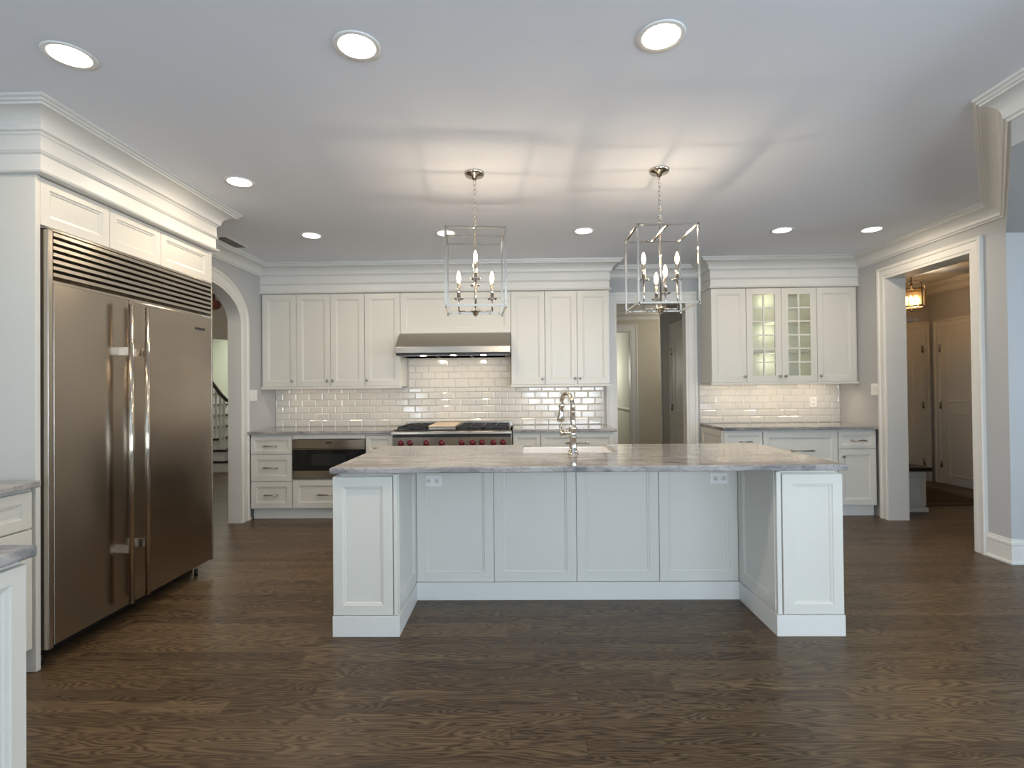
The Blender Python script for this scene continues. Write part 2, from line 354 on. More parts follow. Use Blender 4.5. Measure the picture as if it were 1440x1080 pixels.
# hall far wall with an opening at its left
struct(MB().prism([(.95, 9.6, 0), (1.15, 9.6, 0), (1.15, 9.6, 2.37), (2.03, 9.6, 2.37), (2.03, 9.6, 0), (5.7, 9.6, 0), (5.7, 9.6, ZC), (.95, 9.6, ZC)], (0, .12, 0)).build('wall_hall_back', M_BEIGE))
struct(MB().sweep([(2.03, 9.6, 0), (2.03, 9.6, 2.37), (1.15, 9.6, 2.37), (1.15, 9.6, 0)], CAS(.12, .12), (0, -1, 0)).build('trim_8', M_TRIM))
struct(MB().sweep([(.95, 9.6, 0), (5.7, 9.6, 0)], CROWN, (0, 0, 1)).build('trim_9', M_TRIM))
struct(MB().box(2.12, 2.24, 9.72, 12.9, 0, ZC).build('wall_dining', M_CREAM))
RAIL = [(-.001, .86), (.012, .86), (.03, .885), (.03, .905), (.012, .925), (-.001, .925)]
struct(MB().sweep([(2.12, 12.9, 0), (2.12, 9.73, 0)], RAIL, (0, 0, 1)).build('trim_10', M_TRIM))
# hall right wall with its door
struct(MB().box(2.12, 2.24, YB+.12, 7.83, 0, ZC).build('wall_hall_right', M_WALL))
struct(MB().box(2.105, 2.255, 7.83, 7.85, 0, ZC).build('trim_11', M_TRIM))
struct(MB().box(RX, 6.4, 7.28, 7.40, 0, ZC).build('wall_mudroom_back', M_WALL))
struct(MB().box(5.68, 5.80, 4.0, 12.9, 0, ZC).build('wall_mudroom_right', M_WALL))
struct(MB().sweep([(RX+.18, 5.9, 0), (RX+.18, 7.28, 0), (5.68, 7.28, 0), (5.68, 4.02, 0)], CROWN, (0, 0, 1)).build('trim_12', M_TRIM))
def house_door(name, loc, rz, w_, h, hinge='R', rows=((.12, .95), (1.10, 2.0))):
    # local: width along +x, facing -y, origin at left jamb floor
    T = Matrix.Translation(loc) @ Matrix.Rotation(rz, 4, 'Z')
    e = MB(); xs = (.12, w_-.12)
    vs = []
    leaf = MB().box(0.003, w_-.003, -.012, .0, .01, h)
    root = leaf.build(name, M_TRIM); root.matrix_world = T; struct(root)
    pm = MB()
    for z0, z1 in rows: pm.panel(xs[0], xs[1], z0, min(z1, h-.12), -.020, .008, .012, .006)
    pm.build('raised_panel', M_TRIM, root)
    cm = MB().sweep([(w_, 0, 0), (w_, 0, h), (0, 0, h), (0, 0, 0)], CAS(.0, .10), (0, -1, 0)); cm.build('casing', M_TRIM, root)
    hx = w_+.0 if hinge == 'R' else 0
    for z in (.26, 1.05, 1.82): MB().box(hx-.018, hx+.018, -.022, -.010, z-.05, z+.05).cyl((hx, -.026, z-.05), (hx, -.026, z+.05), .008, 8).build('hinge', M_NICKEL, root)
    kx = .07 if hinge == 'R' else w_-.07
    MB().lathe([(.028, -.014), (.028, -.022), (.012, -.026), (.012, -.045), (.028, -.055), (.026, -.075), (.005, -.080)], (kx, 0, .96), 'Y', 16).build('door_knob', M_NICKEL, root)
    return root
house_door('door_1', (4.70, 7.28, 0), 0, .86, 2.10, 'R')
house_door('door_2', (5.68, 7.10, 0), -PI/2, .86, 2.10, 'L')
house_door('door_3', (2.12, 7.25, 0), -PI/2, .80, 2.10, 'L', ((.12, .85), (1.0, 2.0)))

# ------------------------------------------------------------------ stair hall seen through the arch
struct(MB().prism([(-6.5, 7.95, 0), (-5.55, 7.95, 0), (-5.55, 7.95, 2.05), (-5.35, 7.95, 2.14), (-5.0, 7.95, 2.17), (-4.6, 7.95, 2.14), (-4.35, 7.95, 2.05), (-4.35, 7.95, 0), (LW-.12, 7.95, 0), (LW-.12, 7.95, ZC), (-6.5, 7.95, ZC)], (0, .12, 0)).build('wall_stair_front', M_BEIGE))
struct(MB().box(-6.5, LW-.12, 10.4, 10.5, 0, ZC).build('wall_stair_back', M_GREEN))
struct(MB().box(-6.5, LW-.12, 1.2, 1.3, 0, ZC).build('wall_stair_near', M_BEIGE))
st = thing('staircase', 'white staircase with dark treads in the hall beyond the arch, left', 'staircase', (-4.76, 8.45, 0))
for i in range(7):
    MB().box(-1.70, -.13*i, 0, 1.0, .185*i, .185*(i+1)-.03).build('riser', M_TRIM, st)
    MB().box(-.13*i-.43 if i < 6 else -1.70, -.13*i+.025, -.02, 1.0, .185*(i+1)-.03, .185*(i+1)).build('tread', M_DKWOOD, st)
rl = thing('stair_railing', 'curved dark handrail on white balusters at the stair foot beyond the arch', 'railing', (-4.76, 8.45, 0))
hr = [(.02, .03, 1.17), (-.06, .03, 1.165), (-.12, .03, 1.20), (-.20, .03, 1.28), (-.32, .03, 1.44), (-.55, .03, 1.76), (-.8, .03, 2.1)]
MB().tube(hr, .032, 10).build('handrail', M_DKWOOD, rl)
for i, (x, zt) in enumerate(((-.035, 1.16), (-.155, 1.22), (-.215, 1.30), (-.285, 1.38), (-.35, 1.47), (-.415, 1.56))):
    zb = .185*(int(-x/.13)+1)
    MB().box(x-.016, x+.016, .014, .046, zb, zt-.01).build('baluster', M_TRIM, rl)
tag(MB().lathe([(.05, ZC), (.05, 2.62), (.11, 2.60), (.13, 2.55), (.10, 2.50), (.03, 2.48)], (-4.35, 7.2, 0), 'Z', 20).build('ceiling_light', paint('reddish_shade', (.30, .10, .06), .4)), 'small reddish brown ceiling fixture in the hall beyond the arch', 'ceiling light')
lamp('hall_daylight', 'AREA', (-5.0, 9.6, 2.6), 34, (.97, 1, .90), (0, 0, 0), 1.6)
lamp('foyer_light', 'POINT', (-4.6, 5.0, 2.45), 30, (1, .90, .78), radius=.12)
lamp('dining_daylight', 'POINT', (1.45, 11.4, 1.7), 15, (1, .98, .90), radius=.35)
lamp('hall_light', 'POINT', (3.2, 8.5, 2.4), 26, (1, .90, .74), radius=.1)

# ================================================================== CABINETRY
def knob(p, x, z, y=0):
    return MB().lathe([(.010, 0), (.010, -.003), (.005, -.006), (.005, -.014), (.013, -.018), (.015, -.023), (.011, -.028), (.002, -.029)], (x, y, z), 'Y', 16).build('knob', M_PEWTER, p)
def pull(p, x0, x1, z, y=0):
    b = MB().cyl((x0, y-.028, z), (x1, y-.028, z), .0065, 10)
    for x in (x0+.012, x1-.012): b.cyl((x, y, z), (x, y-.028, z), .006, 8).lathe([(.010, 0), (.009, -.004), (.006, -.006)], (x, y, z), 'Y', 10)
    for x in (x0, x1): b.ball((x, y-.028, z), .009, 10)
    return b.build('handle', M_PEWTER, p)
def front(root, kind, x0, x1, z0, z1, stile=.055, hw=None, y=0):
    g = .0022
    d = MB().panel(x0+g, x1-g, z0+g, z1-g, y, .02, stile).build(kind, M_CAB, root)
    if hw:
        if hw[0] == 'knob': knob(d, hw[1], hw[2], y)
        else: pull(d, hw[1], hw[2], hw[3], y)
    return d
def open_box(b, x0, x1, y0, y1, z0, z1, t=.018, shelves=()):
    b.box(x0, x0+t, y0, y1, z0, z1).box(x1-t, x1, y0, y1, z0, z1).box(x0+t, x1-t, y0, y1, z0, z0+t).box(x0+t, x1-t, y0, y1, z1-t, z1).box(x0+t, x1-t, y1-.008, y1, z0+t, z1-t)
    for z in shelves: b.box(x0+t, x1-t, y0+.02, y1-.008, z, z+.018)
    return b
UZ0, UZ1, RZ0 = 1.368, 2.384, 1.346
def wall_cab(label, x0, x1, doors, group=None, z0=UZ0, depth=YB-YU, rail=True, ends=(0, 0)):
    W = x1-x0
    t = thing('wall_cabinet', label, 'cabinet', (x0, YU, 0), 0, group)
    glass = any(d[0] == 'glass' for d in doors)
    if glass: open_box(MB(), .001, W-.001, .021, depth, z0, UZ1, .018, (1.69, 2.02)).build('body', M_CAB, t)
    else: MB().box(.001, W-.001, .021, depth, z0, UZ1).build('body', M_CAB, t)
    if rail: MB().box(-ends[0], W+ends[1], -.010, .020, RZ0, z0-.002).box(-ends[0], W+ends[1], -.004, .010, z0-.002, z0+.004).build('light_rail', M_CAB, t, .002)
    for d in doors:
        if d[0] == 'door': front(t, 'door', d[1], d[2], z0+.004, UZ1-.004, .058, ('knob', d[3], d[4]) if len(d) > 3 else None)
        else:
            a, c = d[1]+.0022, d[2]-.0022; q0, q1 = z0+.006, UZ1-.006; s = .066
            b = MB()
            b.box(a, a+s, 0, .02, q0, q1).box(c-s, c, 0, .02, q0, q1).box(a+s, c-s, 0, .02, q0, q0+s).box(a+s, c-s, 0, .02, q1-s, q1)
            mx = (a+c)/2; b.box(mx-.008, mx+.008, .002, .016, q0+s, q1-s)
            for k in range(1, 6):
                z = q0+s+(q1-q0-2*s)*k/6; b.box(a+s, c-s, .003, .015, z-.008, z+.008)
            dd = b.build('glazed_door', M_CAB, t, .0012)
            MB().box(a+s-.004, c-s+.004, .008, .011, q0+s-.004, q1-s+.004).build('glass_pane', M_GLASS, dd)
            knob(dd, d[3], d[4])
    return t
kz = 1.435
wall_cab('white wall cabinet with one narrow door in the corner nearest the arch', LW+.004, -2.444, [('door', .014, .388, .345, kz)], ends=(0, 0))
wall_cab('white double door wall cabinet over the microwave drawer', -2.444, -1.697, [('door', 0, .3735, .345, kz), ('door', .3735, .747, .402, kz)])
wall_cab('white single door wall cabinet just left of the range hood', -1.697, -1.305, [('door', 0, .392, .03, kz)], ends=(0, .008))
wall_cab('wide white wall cabinet panel above the range hood', -1.305, -.105, [('door', 0, 1.2)], z0=1.932, rail=False)
wall_cab('white single door wall cabinet just right of the range hood', -.105, .262, [('door', 0, .367, .338, kz)], ends=(.008, 0))
wall_cab('white double door wall cabinet beside the doorway', .262, .957, [('door', 0, .3475, .32, kz), ('door', .3475, .695, .375, kz)], ends=(0, .012))
wall_cab('white single door wall cabinet right of the doorway, left of the glazed one', 2.047, 2.421, [('door', 0, .374, .348, kz)], ends=(.012, 0))
wall_cab('white wall cabinet with two glazed mullioned doors lit from inside', 2.421, 3.171, [('glass', 0, .375, .345, kz), ('glass', .375, .75, .405, kz)])
wall_cab('white single door wall cabinet between the glazed cabinet and right wall', 3.171, RX-.006, [('door', 0, .412, .03, kz)])
for z in (1.60, 1.93, 2.30): lamp('cabinet_light', 'POINT', (2.796, 5.80, z), .6, (.95, 1, .70), radius=.05)

# base cabinets
BF = 5.300; BT = .880
def base_cab(label, x0, x1, fronts, kick=True, group=None, toe=True):
    W = x1-x0; t = thing('base_cabinet', label, 'cabinet', (x0, BF, 0), 0, group)
    MB().box(.001, W-.001, .021, YB-BF-.001, .112, BT).box(.001, W-.001, .075, YB-BF-.001, 0, .112).build('body', M_CAB, t)
    MB().box(0, W, .066, .075, 0, .108).build('toe_kick', M_TRIM, t)
    for f in fronts: front(t, *f[:5], stile=f[5], hw=f[6])
    return t
base_cab('white base cabinet with three stacked drawers by the arch', -2.800, -2.365, [
    ('drawer', .004, .432, .678, .858, .034, ('p', .145, .280, .762)), ('drawer', .004, .432, .398, .674, .05, ('p', .15, .285, .540)), ('drawer', .004, .432, .120, .394, .05, ('p', .155, .29, .260))])
mc = thing('base_cabinet', 'white base cabinet holding the microwave drawer above one wide drawer', 'cabinet', (-2.365, BF, 0))
MB().box(.001, .759, .3, YB-BF-.001, .112, BT).box(.001, .759, .021, .3, .112, .414).box(.001, .759, .004, .3, .832, BT).box(.001, .759, .075, YB-BF-.001, 0, .112).build('body', M_CAB, mc)
MB().box(0, .76, .066, .075, 0, .108).build('toe_kick', M_TRIM, mc)
front(mc, 'drawer', .004, .756, .120, .410, .055, ('p', .27, .48, .260))
base_cab('narrow white base cabinet left of the range', -1.604, -1.325, [('drawer', .002, .277, .678, .862, .034, ('p', .09, .19, .735)), ('door', .002, .277, .120, .674, .05, None)])
base_cab('narrow white base cabinet right of the range', -.092, .194, [('drawer', .002, .284, .678, .862, .034, ('p', .09, .19, .735)), ('door', .002, .284, .120, .674, .05, ('knob', .25, .62))])
base_cab('white base cabinet at the doorway end of the range wall', .194, .948, [('drawer', .002, .740, .678, .862, .034, ('p', .26, .48, .772)), ('door', .002, .370, .120, .674, .055, ('knob', .34, .62)), ('door', .372, .740, .120, .674, .055, ('knob', .40, .62))])
e1 = base_cab('white base cabinet right of the doorway with panelled side', 2.053, 2.446, [('drawer', .002, .391, .678, .866, .034, ('p', .157, .270, .768)), ('door', .002, .391, .120, .674, .055, ('knob', .355, .62))])
T = Matrix.Rotation(-PI/2, 4, 'Z')
MB(Matrix.Translation((-.017, .635, 0)) @ T).panel(.0, .614, .112, BT, 0, .016, .06).build('side_panel', M_CAB, e1)
base_cab('white base cabinet with wide drawers and long handle, right wall run', 2.446, 3.199, [('drawer', .002, .751, .520, .864, .055, ('p', .275, .5, .672)), ('drawer', .002, .751, .120, .516, .055, ('p', .275, .5, .36))])
base_cab('white base cabinet with small drawer over a knobbed door by right wall', 3.199, 3.590, [('drawer', .002, .380, .690, .862, .034, ('p', .13, .265, .771)), ('door', .002, .380, .120, .686, .055, ('knob', .045, .610))])

# counters
def slab(name, label, x0, x1, y0, y1, z1=.914, t=.032, bev=.006, hole=None):
    b = MB(); z0 = z1-t
    if not hole: b.box(x0, x1, y0, y1, z0, z1)
    elif hole[3] >= y1-1e-4:      # notch open at the back edge
        b.prism([(x0, y0, z0), (x1, y0, z0), (x1, y1, z0), (hole[1], y1, z0), (hole[1], hole[2], z0), (hole[0], hole[2], z0), (hole[0], y1, z0), (x0, y1, z0)], (0, 0, t))
    else:
        xs = [x0, hole[0], hole[1], x1]; ys = [y0, hole[2], hole[3], y1]
        for z in (z0, z1):
            b.add([(x, y, z) for y in ys for x in xs], [(j*4+i, j*4+i+1, j*4+i+5, j*4+i+4) for j in range(3) for i in range(3) if not (i == 1 and j == 1)])
        for ring in ([(xs[i], ys[0]) for i in range(4)] + [(xs[3], ys[j]) for j in range(1, 4)] + [(xs[i], ys[3]) for i in (2, 1, 0)] + [(xs[0], ys[j]) for j in (2, 1)], [(xs[1], ys[1]), (xs[2], ys[1]), (xs[2], ys[2]), (xs[1], ys[2])]):
            n = len(ring); b.add([(x, y, z0) for x, y in ring] + [(x, y, z1) for x, y in ring], [(i, (i+1) % n, n+(i+1) % n, n+i) for i in range(n)])
    return tag(b.build(name, M_STONE, None, bev, 3), label, 'countertop')
slab('countertop', 'grey stone countertop left of the range above the microwave drawer', LW+.002, -1.328, YC, YB-.002)
slab('countertop', 'grey stone countertop between the range and the doorway', -.092, .972, YC, YB-.002)
slab('countertop', 'grey stone countertop right of the doorway under the glazed cabinet', 2.034, RX-.002, YC, YB-.002)

# backsplash: bevelled subway tile
def tiles(name, label, rows):       # rows: list of (z0,z1,x0,x1)
    root = thing(name, label, 'backsplash', (0, YB, 0))
    back = MB(); t = MB(); PW, PH, G = .1524, .0762, .0022
    for k, (z0, z1, x0, x1) in enumerate(rows):
        back.box(x0, x1, -.004, -.0005, z0, z1)
        x = math.floor(x0/PW)*PW - (PW/2 if k % 2 else 0)
        while x < x1:
            a, c = max(x, x0)+G/2, min(x+PW, x1)-G/2
            if c-a > .012:
                q0, q1 = z0+G/2, z1-G/2; i = min(.010, (c-a)/2.5, (q1-q0)/2.5)
                vs = [(a, -.004, q0), (c, -.004, q0), (c, -.004, q1), (a, -.004, q1), (a, -.006, q0), (c, -.006, q0), (c, -.006, q1), (a, -.006, q1), (a+i, -.011, q0+i), (c-i, -.011, q0+i), (c-i, -.011, q1-i), (a+i, -.011, q1-i)]
                j = [random.uniform(-.0003, .0003) for _ in range(2)]
                vs[8:] = [(v[0], v[1]+j[0]*(1 if n in (0, 3) else -1)+j[1]*(1 if n < 2 else -1), v[2]) for n, v in enumerate(vs[8:])]
                t.add(vs, [(i_+o, (i_+1) % 4+o, (i_+1) % 4+o+4, i_+o+4) for o in (0, 4) for i_ in range(4)] + [(8, 9, 10, 11)])
            x += PW
    back.build('grout', M_GROUT, root); t.build('tile', M_TILE, root)
    return root
rows = []; z = .914; k = 0
while z < 1.368-.02:
    rows.append((z, min(z+.0762, 1.372), LW+.001, .945)); z += .0762
rows[-1] = (rows[-1][0], 1.346, LW+.001, .945)
rows2 = [(r[0], r[1], 2.025, RX-.001) for r in rows]
rows.append((1.346, rows[-1][0]+.0762, -1.304, -.106)) if False else None
z = rows[-1][0]+.0762
first = True
while z < 1.735:
    rows.append((1.3475 if first else z, min(z+.0762, 1.74), -1.295, -.115)); z += .0762; first = False
tiles('tile_backsplash', 'glossy white subway tile backsplash behind the range', rows)
tiles('tile_backsplash', 'glossy white subway tile backsplash under the glazed cabinet, right of doorway', rows2)

# ------------------------------------------------------------------ range hood
hd = thing('range_hood', 'wide stainless steel range hood with sloped front', 'range hood', (-1.316, 5.40, 1.69))
HW = 1.206
MB().prism([(.0, .0, .022), (0, .0, .088), (0, .175, .240), (0, .518, .240), (0, .518, .022)], (HW, 0, 0)).build('canopy', M_STEEL2, hd, .003)
b = MB().box(.006, HW-.006, .012, .515, 0, .020)
b.build('filter_tray', M_BLACK, hd)
f = MB()
for k in range(3): f.box(.05+k*.37, .05+k*.37+.35, .10, .45, -.006, 0)
f.build('baffle_filter', M_STEEL2, hd)
for x in (.28, .60, .92): MB().lathe([(.03, 0), (.03, -.006), (.005, -.008)], (x, .06, 0), 'Z', 16).build('hood_light', M_DIFF, hd)
for x in (-.95, -.45): lamp('hood_lamp', 'AREA', (x, 5.56, 1.67), 1.0, WARM, (.35, 0, 0), .08)

# ------------------------------------------------------------------ range
rg = thing('gas_range', 'wide stainless professional gas range with red knobs under the hood', 'range', (-1.319, 5.235, 0))
RW = 1.219
MB().box(0, RW, .035, .695, .12, .900).box(.03, RW-.03, .08, .66, 0, .12).build('body', M_STEEL2, rg)
MB().prism([(0, -.014, .906), (0, -.023, .899), (0, -.024, .878), (0, -.016, .872), (0, .05, .872), (0, .05, .905)], (RW, 0, 0)).build('bullnose', M_STEEL2, rg, .002)
MB().box(.01, RW-.01, .015, .035, .842, .872).build('shadow_gap', M_BLACK, rg)
MB().prism([(.012, .006, .842), (.012, .018, .72), (.012, .04, .72), (.012, .04, .842)], (RW-.024, 0, 0)).build('control_panel', M_STEEL2, rg, .001)
for px in (564.7, 577.5, 600, 621.5, 649.3, 664.6, 677.5, 693.2, 706.3):
    x = (px-552)/(718.5-552)*RW
    kb = MB().lathe([(.030, 0), (.030, -.006), (.024, -.008), (.022, -.034), (.018, -.038), (.002, -.038)], (x, .008, .787), 'Y', 20).build('control_knob', M_RED, rg)
    MB().lathe([(.033, 0), (.033, -.005), (.030, -.006)], (x, .0085, .787), 'Y', 20).build('knob_bezel', M_STEEL2, kb)
for a, c in ((.01, .77), (.78, RW-.01)):
    d = MB().box(a, c, .006, .036, .18, .71).build('oven_door', M_STEEL2, rg, .004)
    MB().cyl((a+.04, -.04, .66), (c-.04, -.04, .66), .013, 14).cyl((a+.07, .01, .66), (a+.07, -.04, .66), .009, 8).cyl((c-.07, .01, .66), (c-.07, -.04, .66), .009, 8).build('handle', M_STEEL2, d)
    MB().box(a+.13, c-.13, .003, .007, .30, .56).build('oven_window', M_DKGLASS, d)
MB().box(.015, RW-.015, .05, .66, .900, .912).build('cooktop', M_BLACK, rg)
def grate(x0, x1, y0, y1):
    b = MB(); z = .946; h = .018
    for x in (x0, x1-.012): b.box(x, x+.012, y0, y1, z-h, z)
    for y in (y0, y1-.012): b.box(x0, x1, y, y+.012, z-h, z)
    cx_, cy_ = (x0+x1)/2, (y0+y1)/2
    b.box(cx_-.005, cx_+.005, y0, y1, z-h, z+.002).box(x0, x1, cy_-.005, cy_+.005, z-h, z+.002)
    for s_ in (-1, 1): b.tube([(cx_-s_*.10, cy_-.10, z-.006), (cx_-s_*.03, cy_-.03, z-.006)], .005, 6).tube([(cx_-s_*.10, cy_+.10, z-.006), (cx_-s_*.03, cy_+.03, z-.006)], .005, 6)
    for x in (x0+.006, x1-.006):
        for y in (y0+.006, y1-.006): b.cyl((x, y, .912), (x, y, z-.006), .007, 6)
    b.build('burner_grate', M_BLACK, rg)
    MB().lathe([(.055, .912), (.055, .920), (.036, .924), (.034, .934), (.002, .936)], (cx_, cy_, 0), 'Z', 20).build('burner', M_BLACK, rg)
for x0 in (.045, .655, .922):
    for y0 in (.075, .355): grate(x0, x0+(.30 if x0 < .1 else .262), y0, y0+.275)
MB().box(.362, .640, .09, .62, .912, .940).build('griddle', M_STEEL2, rg, .004)
gc = MB().box(.362, .640, .08, .63, .941, .958).build('griddle_cover', M_BOARD, rg, .004)
MB().box(.0, RW, .650, .683, .90, .965).build('island_trim', M_STEEL2, rg, .002)

# ------------------------------------------------------------------ microwave drawer
mw = thing('microwave_drawer', 'stainless and black glass microwave drawer built into the base cabinets', 'microwave', (-2.361, BF-.006, 0))
MB().box(.006, .746, .03, .30, .425, .82).build('body', M_STEEL2, mw)
MB().box(.0, .752, .0, .03, .735, .824).build('control_panel', M_STEEL2, mw, .003)
MB().box(.0, .752, .0, .03, .722, .733).build('handle_strip', M_STEEL2, mw, .002)
MB().box(.0, .752, .002, .03, .508, .720).build('glass_front', M_DKGLASS, mw, .002)
MB().box(.20, .56, .0008, .0025, .56, .675).build('window', paint('tinted_window', (.02, .022, .024), .12, 0, 4), mw)
MB().box(.0, .752, .0, .03, .420, .506).build('lower_panel', M_STEEL2, mw, .003)
MB().box(.345, .405, -.0015, .001, .786, .797).build('badge', M_BLACK, mw)

# ------------------------------------------------------------------ refrigerator (faces +X)
FZ = -2.2967
fr = thing('refrigerator', 'tall side by side stainless steel refrigerator with louvred top grille', 'refrigerator', (FZ, 2.475, 0), PI/2)
FW = 1.345
MB().box(.012, FW-.012, .035, .52, .09, 2.12).build('body', M_STEEL2, fr)
b = MB()
for x0, x1 in ((0, .028), (FW-.012, FW)): b.box(x0, x1, .0, .05, .085, 2.135)
b.box(.0, FW, .0, .05, 2.125, 2.137)
b.build('frame', M_STEEL2, fr, .003)
gr = MB(); n = 7; g0, g1 = 1.890, 2.122
MB().box(.03, FW-.013, .045, .05, g0, g1).build('grille_back', M_BLACK, fr)
for k in range(n):
    z0 = g0+(g1-g0)*k/n; z1 = g0+(g1-g0)*(k+1)/n
    gr.prism([(.03, .0, z1-.001), (.03, .0, z1-.018), (.03, .036, z0+.002), (.03, .040, z0+.008), (.03, .008, z1-.001)], (FW-.043, 0, 0))
gr.build('grille', M_STEEL2, fr)
for i, (x0, x1) in enumerate(((.030, .522), (.527, FW-.014))):
    d = MB().box(x0, x1, .0, .045, .095, 1.872).build('door', M_STEEL, fr, .004)
    hx = .455 if i == 0 else .582
    h = MB().cyl((hx, -.062, .125), (hx, -.062, 1.835), .0135, 18)
    for z in (.435, 1.565): h.box(hx-.009, hx+.009, -.056, .002, z-.022, z+.022)
    h.build('handle', M_NICKEL, d)
    if i == 1: MB().box(FW-.205, FW-.095, -.003, .001, 1.770, 1.787).build('badge', M_BLACK, d, .001)
MB().box(.014, FW-.014, .15, .5, .0, .09).build('toe_grille', M_BLACK, fr)
for x in (.03, FW-.10): MB().cyl((x, .07, .0), (x, .07, .05), .012, 10).build('levelling_foot', M_BLACK, fr)
# enclosure
en = thing('refrigerator_surround', 'white cabinet surround over and beside the refrigerator, three doors on top', 'cabinet', (FX0-.025, FY0, 0), PI/2)
DEP = (FX0-.025)-LW-.003
MB().box(0, .026, 0, DEP, 0, 2.384).build('side_panel', M_CAB, en, .002)
MB().box(FY1-FY0-.034, FY1-FY0, .17, DEP, 0, 2.14).box(FY1-FY0-.034, FY1-FY0, .0, DEP, 2.14, 2.384).build('side_panel', M_CAB, en, .002)
MB().box(.026, 1.386, .024, DEP, 2.145, 2.384).build('body', M_CAB, en)
for a, c in ((.026, .452), (.452, .868), (.868, 1.386)): front(en, 'door', a, c, 2.147, 2.382, .048)

# left run: base cabinet + counter toward the camera
lb = thing('base_cabinet', 'white base cabinet with drawer over door beside the refrigerator, left edge', 'cabinet', (-2.325, .40, 0), PI/2)
LL = 2.036
MB().box(0, LL, .021, .505, .112, BT).box(0, LL-.012, .075, .505, 0, .112).box(LL-.014, LL, .06, .505, 0, .112).build('body', M_CAB, lb)
MB().box(0, LL-.014, .066, .075, 0, .108).build('toe_kick', M_TRIM, lb)
for i in range(3):
    a = LL-.012-.67*(i+1); c = a+.67
    front(lb, 'drawer', a, c, .690, .866, .05, ('p', a+.235, a+.405, .775))
    front(lb, 'door', a, c, .120, .686, .055, ('knob', c-.05 if i else a+.05, .62))
slab('countertop', 'grey stone countertop running up to the refrigerator at left edge', LW+.002, -2.292, .40, 2.437)
# near peninsula end
nc = thing('peninsula_cabinet', 'white panelled cabinet end nearest the camera at bottom left corner', 'cabinet', (-1.345, .35, 0), PI/2)
MB().box(0, 1.035, .020, .55, 0, BT).build('body', M_CAB, nc)
MB().panel(.0, 1.035, .0, .866, 0, .02, .042).build('side_panel', M_CAB, nc)
slab('countertop', 'grey stone countertop on the nearest cabinet at bottom left', -1.93, -1.332, .33, 1.405)

# ================================================================== ISLAND
isl = thing('kitchen_island', 'large white panelled kitchen island with two projecting end columns', 'island', (0, 0, 0))
IX = (-1.026, -.672, 1.352, 1.703); IY0, IYP, IYB = 2.79, 3.279, 3.78
MB().box(IX[0], -.03, IYP+.018, IYB-.02, .0, .860).box(.65, IX[3], IYP+.018, IYB-.02, .0, .860).box(-.03, .65, IYP+.018, IYB-.02, .0, .64).box(-.03, .65, IYP+.018, IYP+.036, .64, .86).box(IX[0]+.03, -.03, IYP+.03, IYB-.04, .86, .8815).box(.65, IX[3]-.03, IYP+.03, IYB-.04, .86, .8815).build('body', M_CAB, isl)
ed = (-.672, -.181, .340, .858, 1.352)
for a, c in zip(ed, ed[1:]): MB().panel(a+.0015, c-.0015, .112, .881, IYP, .018, .058, .009).build('back_panel', M_CAB, isl)
sk = MB().box(IX[1], IX[2], IYP-.014, IYP, 0, .111)
for (x0, x1, inn) in ((IX[0], IX[1], 1), (IX[2], IX[3], -1)):
    MB().box(x0+.012, x1-.012, IY0+.02, IYP+.02, .0, .862).box(x0+.03, x1-.02, IY0+.035, IYP, .862, .8815).build('column', M_CAB, isl)
    p0, p1 = (x0, x1-.030) if inn == 1 else (x0+.034, x1)
    MB().panel(p0, p1, .114, .858, IY0, .02, .052, .011).build('front_panel', M_CAB, isl)
    s0, s1 = (x1-.024, x1-.003) if inn == 1 else (x0+.003, x0+.027)
    MB().box(s0, s1, IY0+.001, IY0+.03, .114, .872).build('corner_strip', M_CAB, isl, .002)
    # inner side panel
    if inn == 1: Mx = Matrix.Translation((x1, IY0+.025, 0)) @ Matrix.Rotation(PI/2, 4, 'Z')
    else: Mx = Matrix.Translation((x0, IYP, 0)) @ Matrix.Rotation(-PI/2, 4, 'Z')
    MB(Mx).panel(0, IYP-IY0-.025, .114, .872, 0, .014, .07, .009).build('side_panel', M_CAB, isl)
    # outer side panel
    L_ = IYB-IY0-.04
    if inn == 1: Mo = Matrix.Translation((x0, IYB-.02, 0)) @ Matrix.Rotation(-PI/2, 4, 'Z')
    else: Mo = Matrix.Translation((x1, IY0+.02, 0)) @ Matrix.Rotation(PI/2, 4, 'Z')
    MB(Mo).panel(0, L_, .114, .860, 0, .014, .07, .009).build('side_panel', M_CAB, isl)
    sk.box(x0-.004, x1+.006 if inn == 1 else x1+.004, IY0-.008, IYB-.02, 0, .111) if False else None
    ia, ib = (x0-.003, x1+.006) if inn == 1 else (x0-.006, x1+.003)
    sk.box(ia, ib, IY0-.006, IYP+.0, 0, .111)
sk.box(IX[0]-.003, IX[3]+.003, IYP, IYB-.06, 0, .111)
sk.build('skirting', M_TRIM, isl, .002)
Mr = Matrix.Translation((IX[3], IYB-.0, 0)) @ Matrix.Rotation(PI, 4, 'Z')
xs = (0, .52, 1.05, 1.39, 1.73, 2.23, 2.729)
for a, c in zip(xs, xs[1:]):
    MB(Mr).panel(a+.002, c-.002, .12, .60 if 1.0 < a < 1.7 else .858, 0, .02, .055).build('door', M_CAB, isl)
slab('countertop', 'large polished grey quartzite island countertop around the sink', -1.030, 1.712, 2.75, 3.82, hole=(.006, .614, 3.335, 3.82), bev=.007)
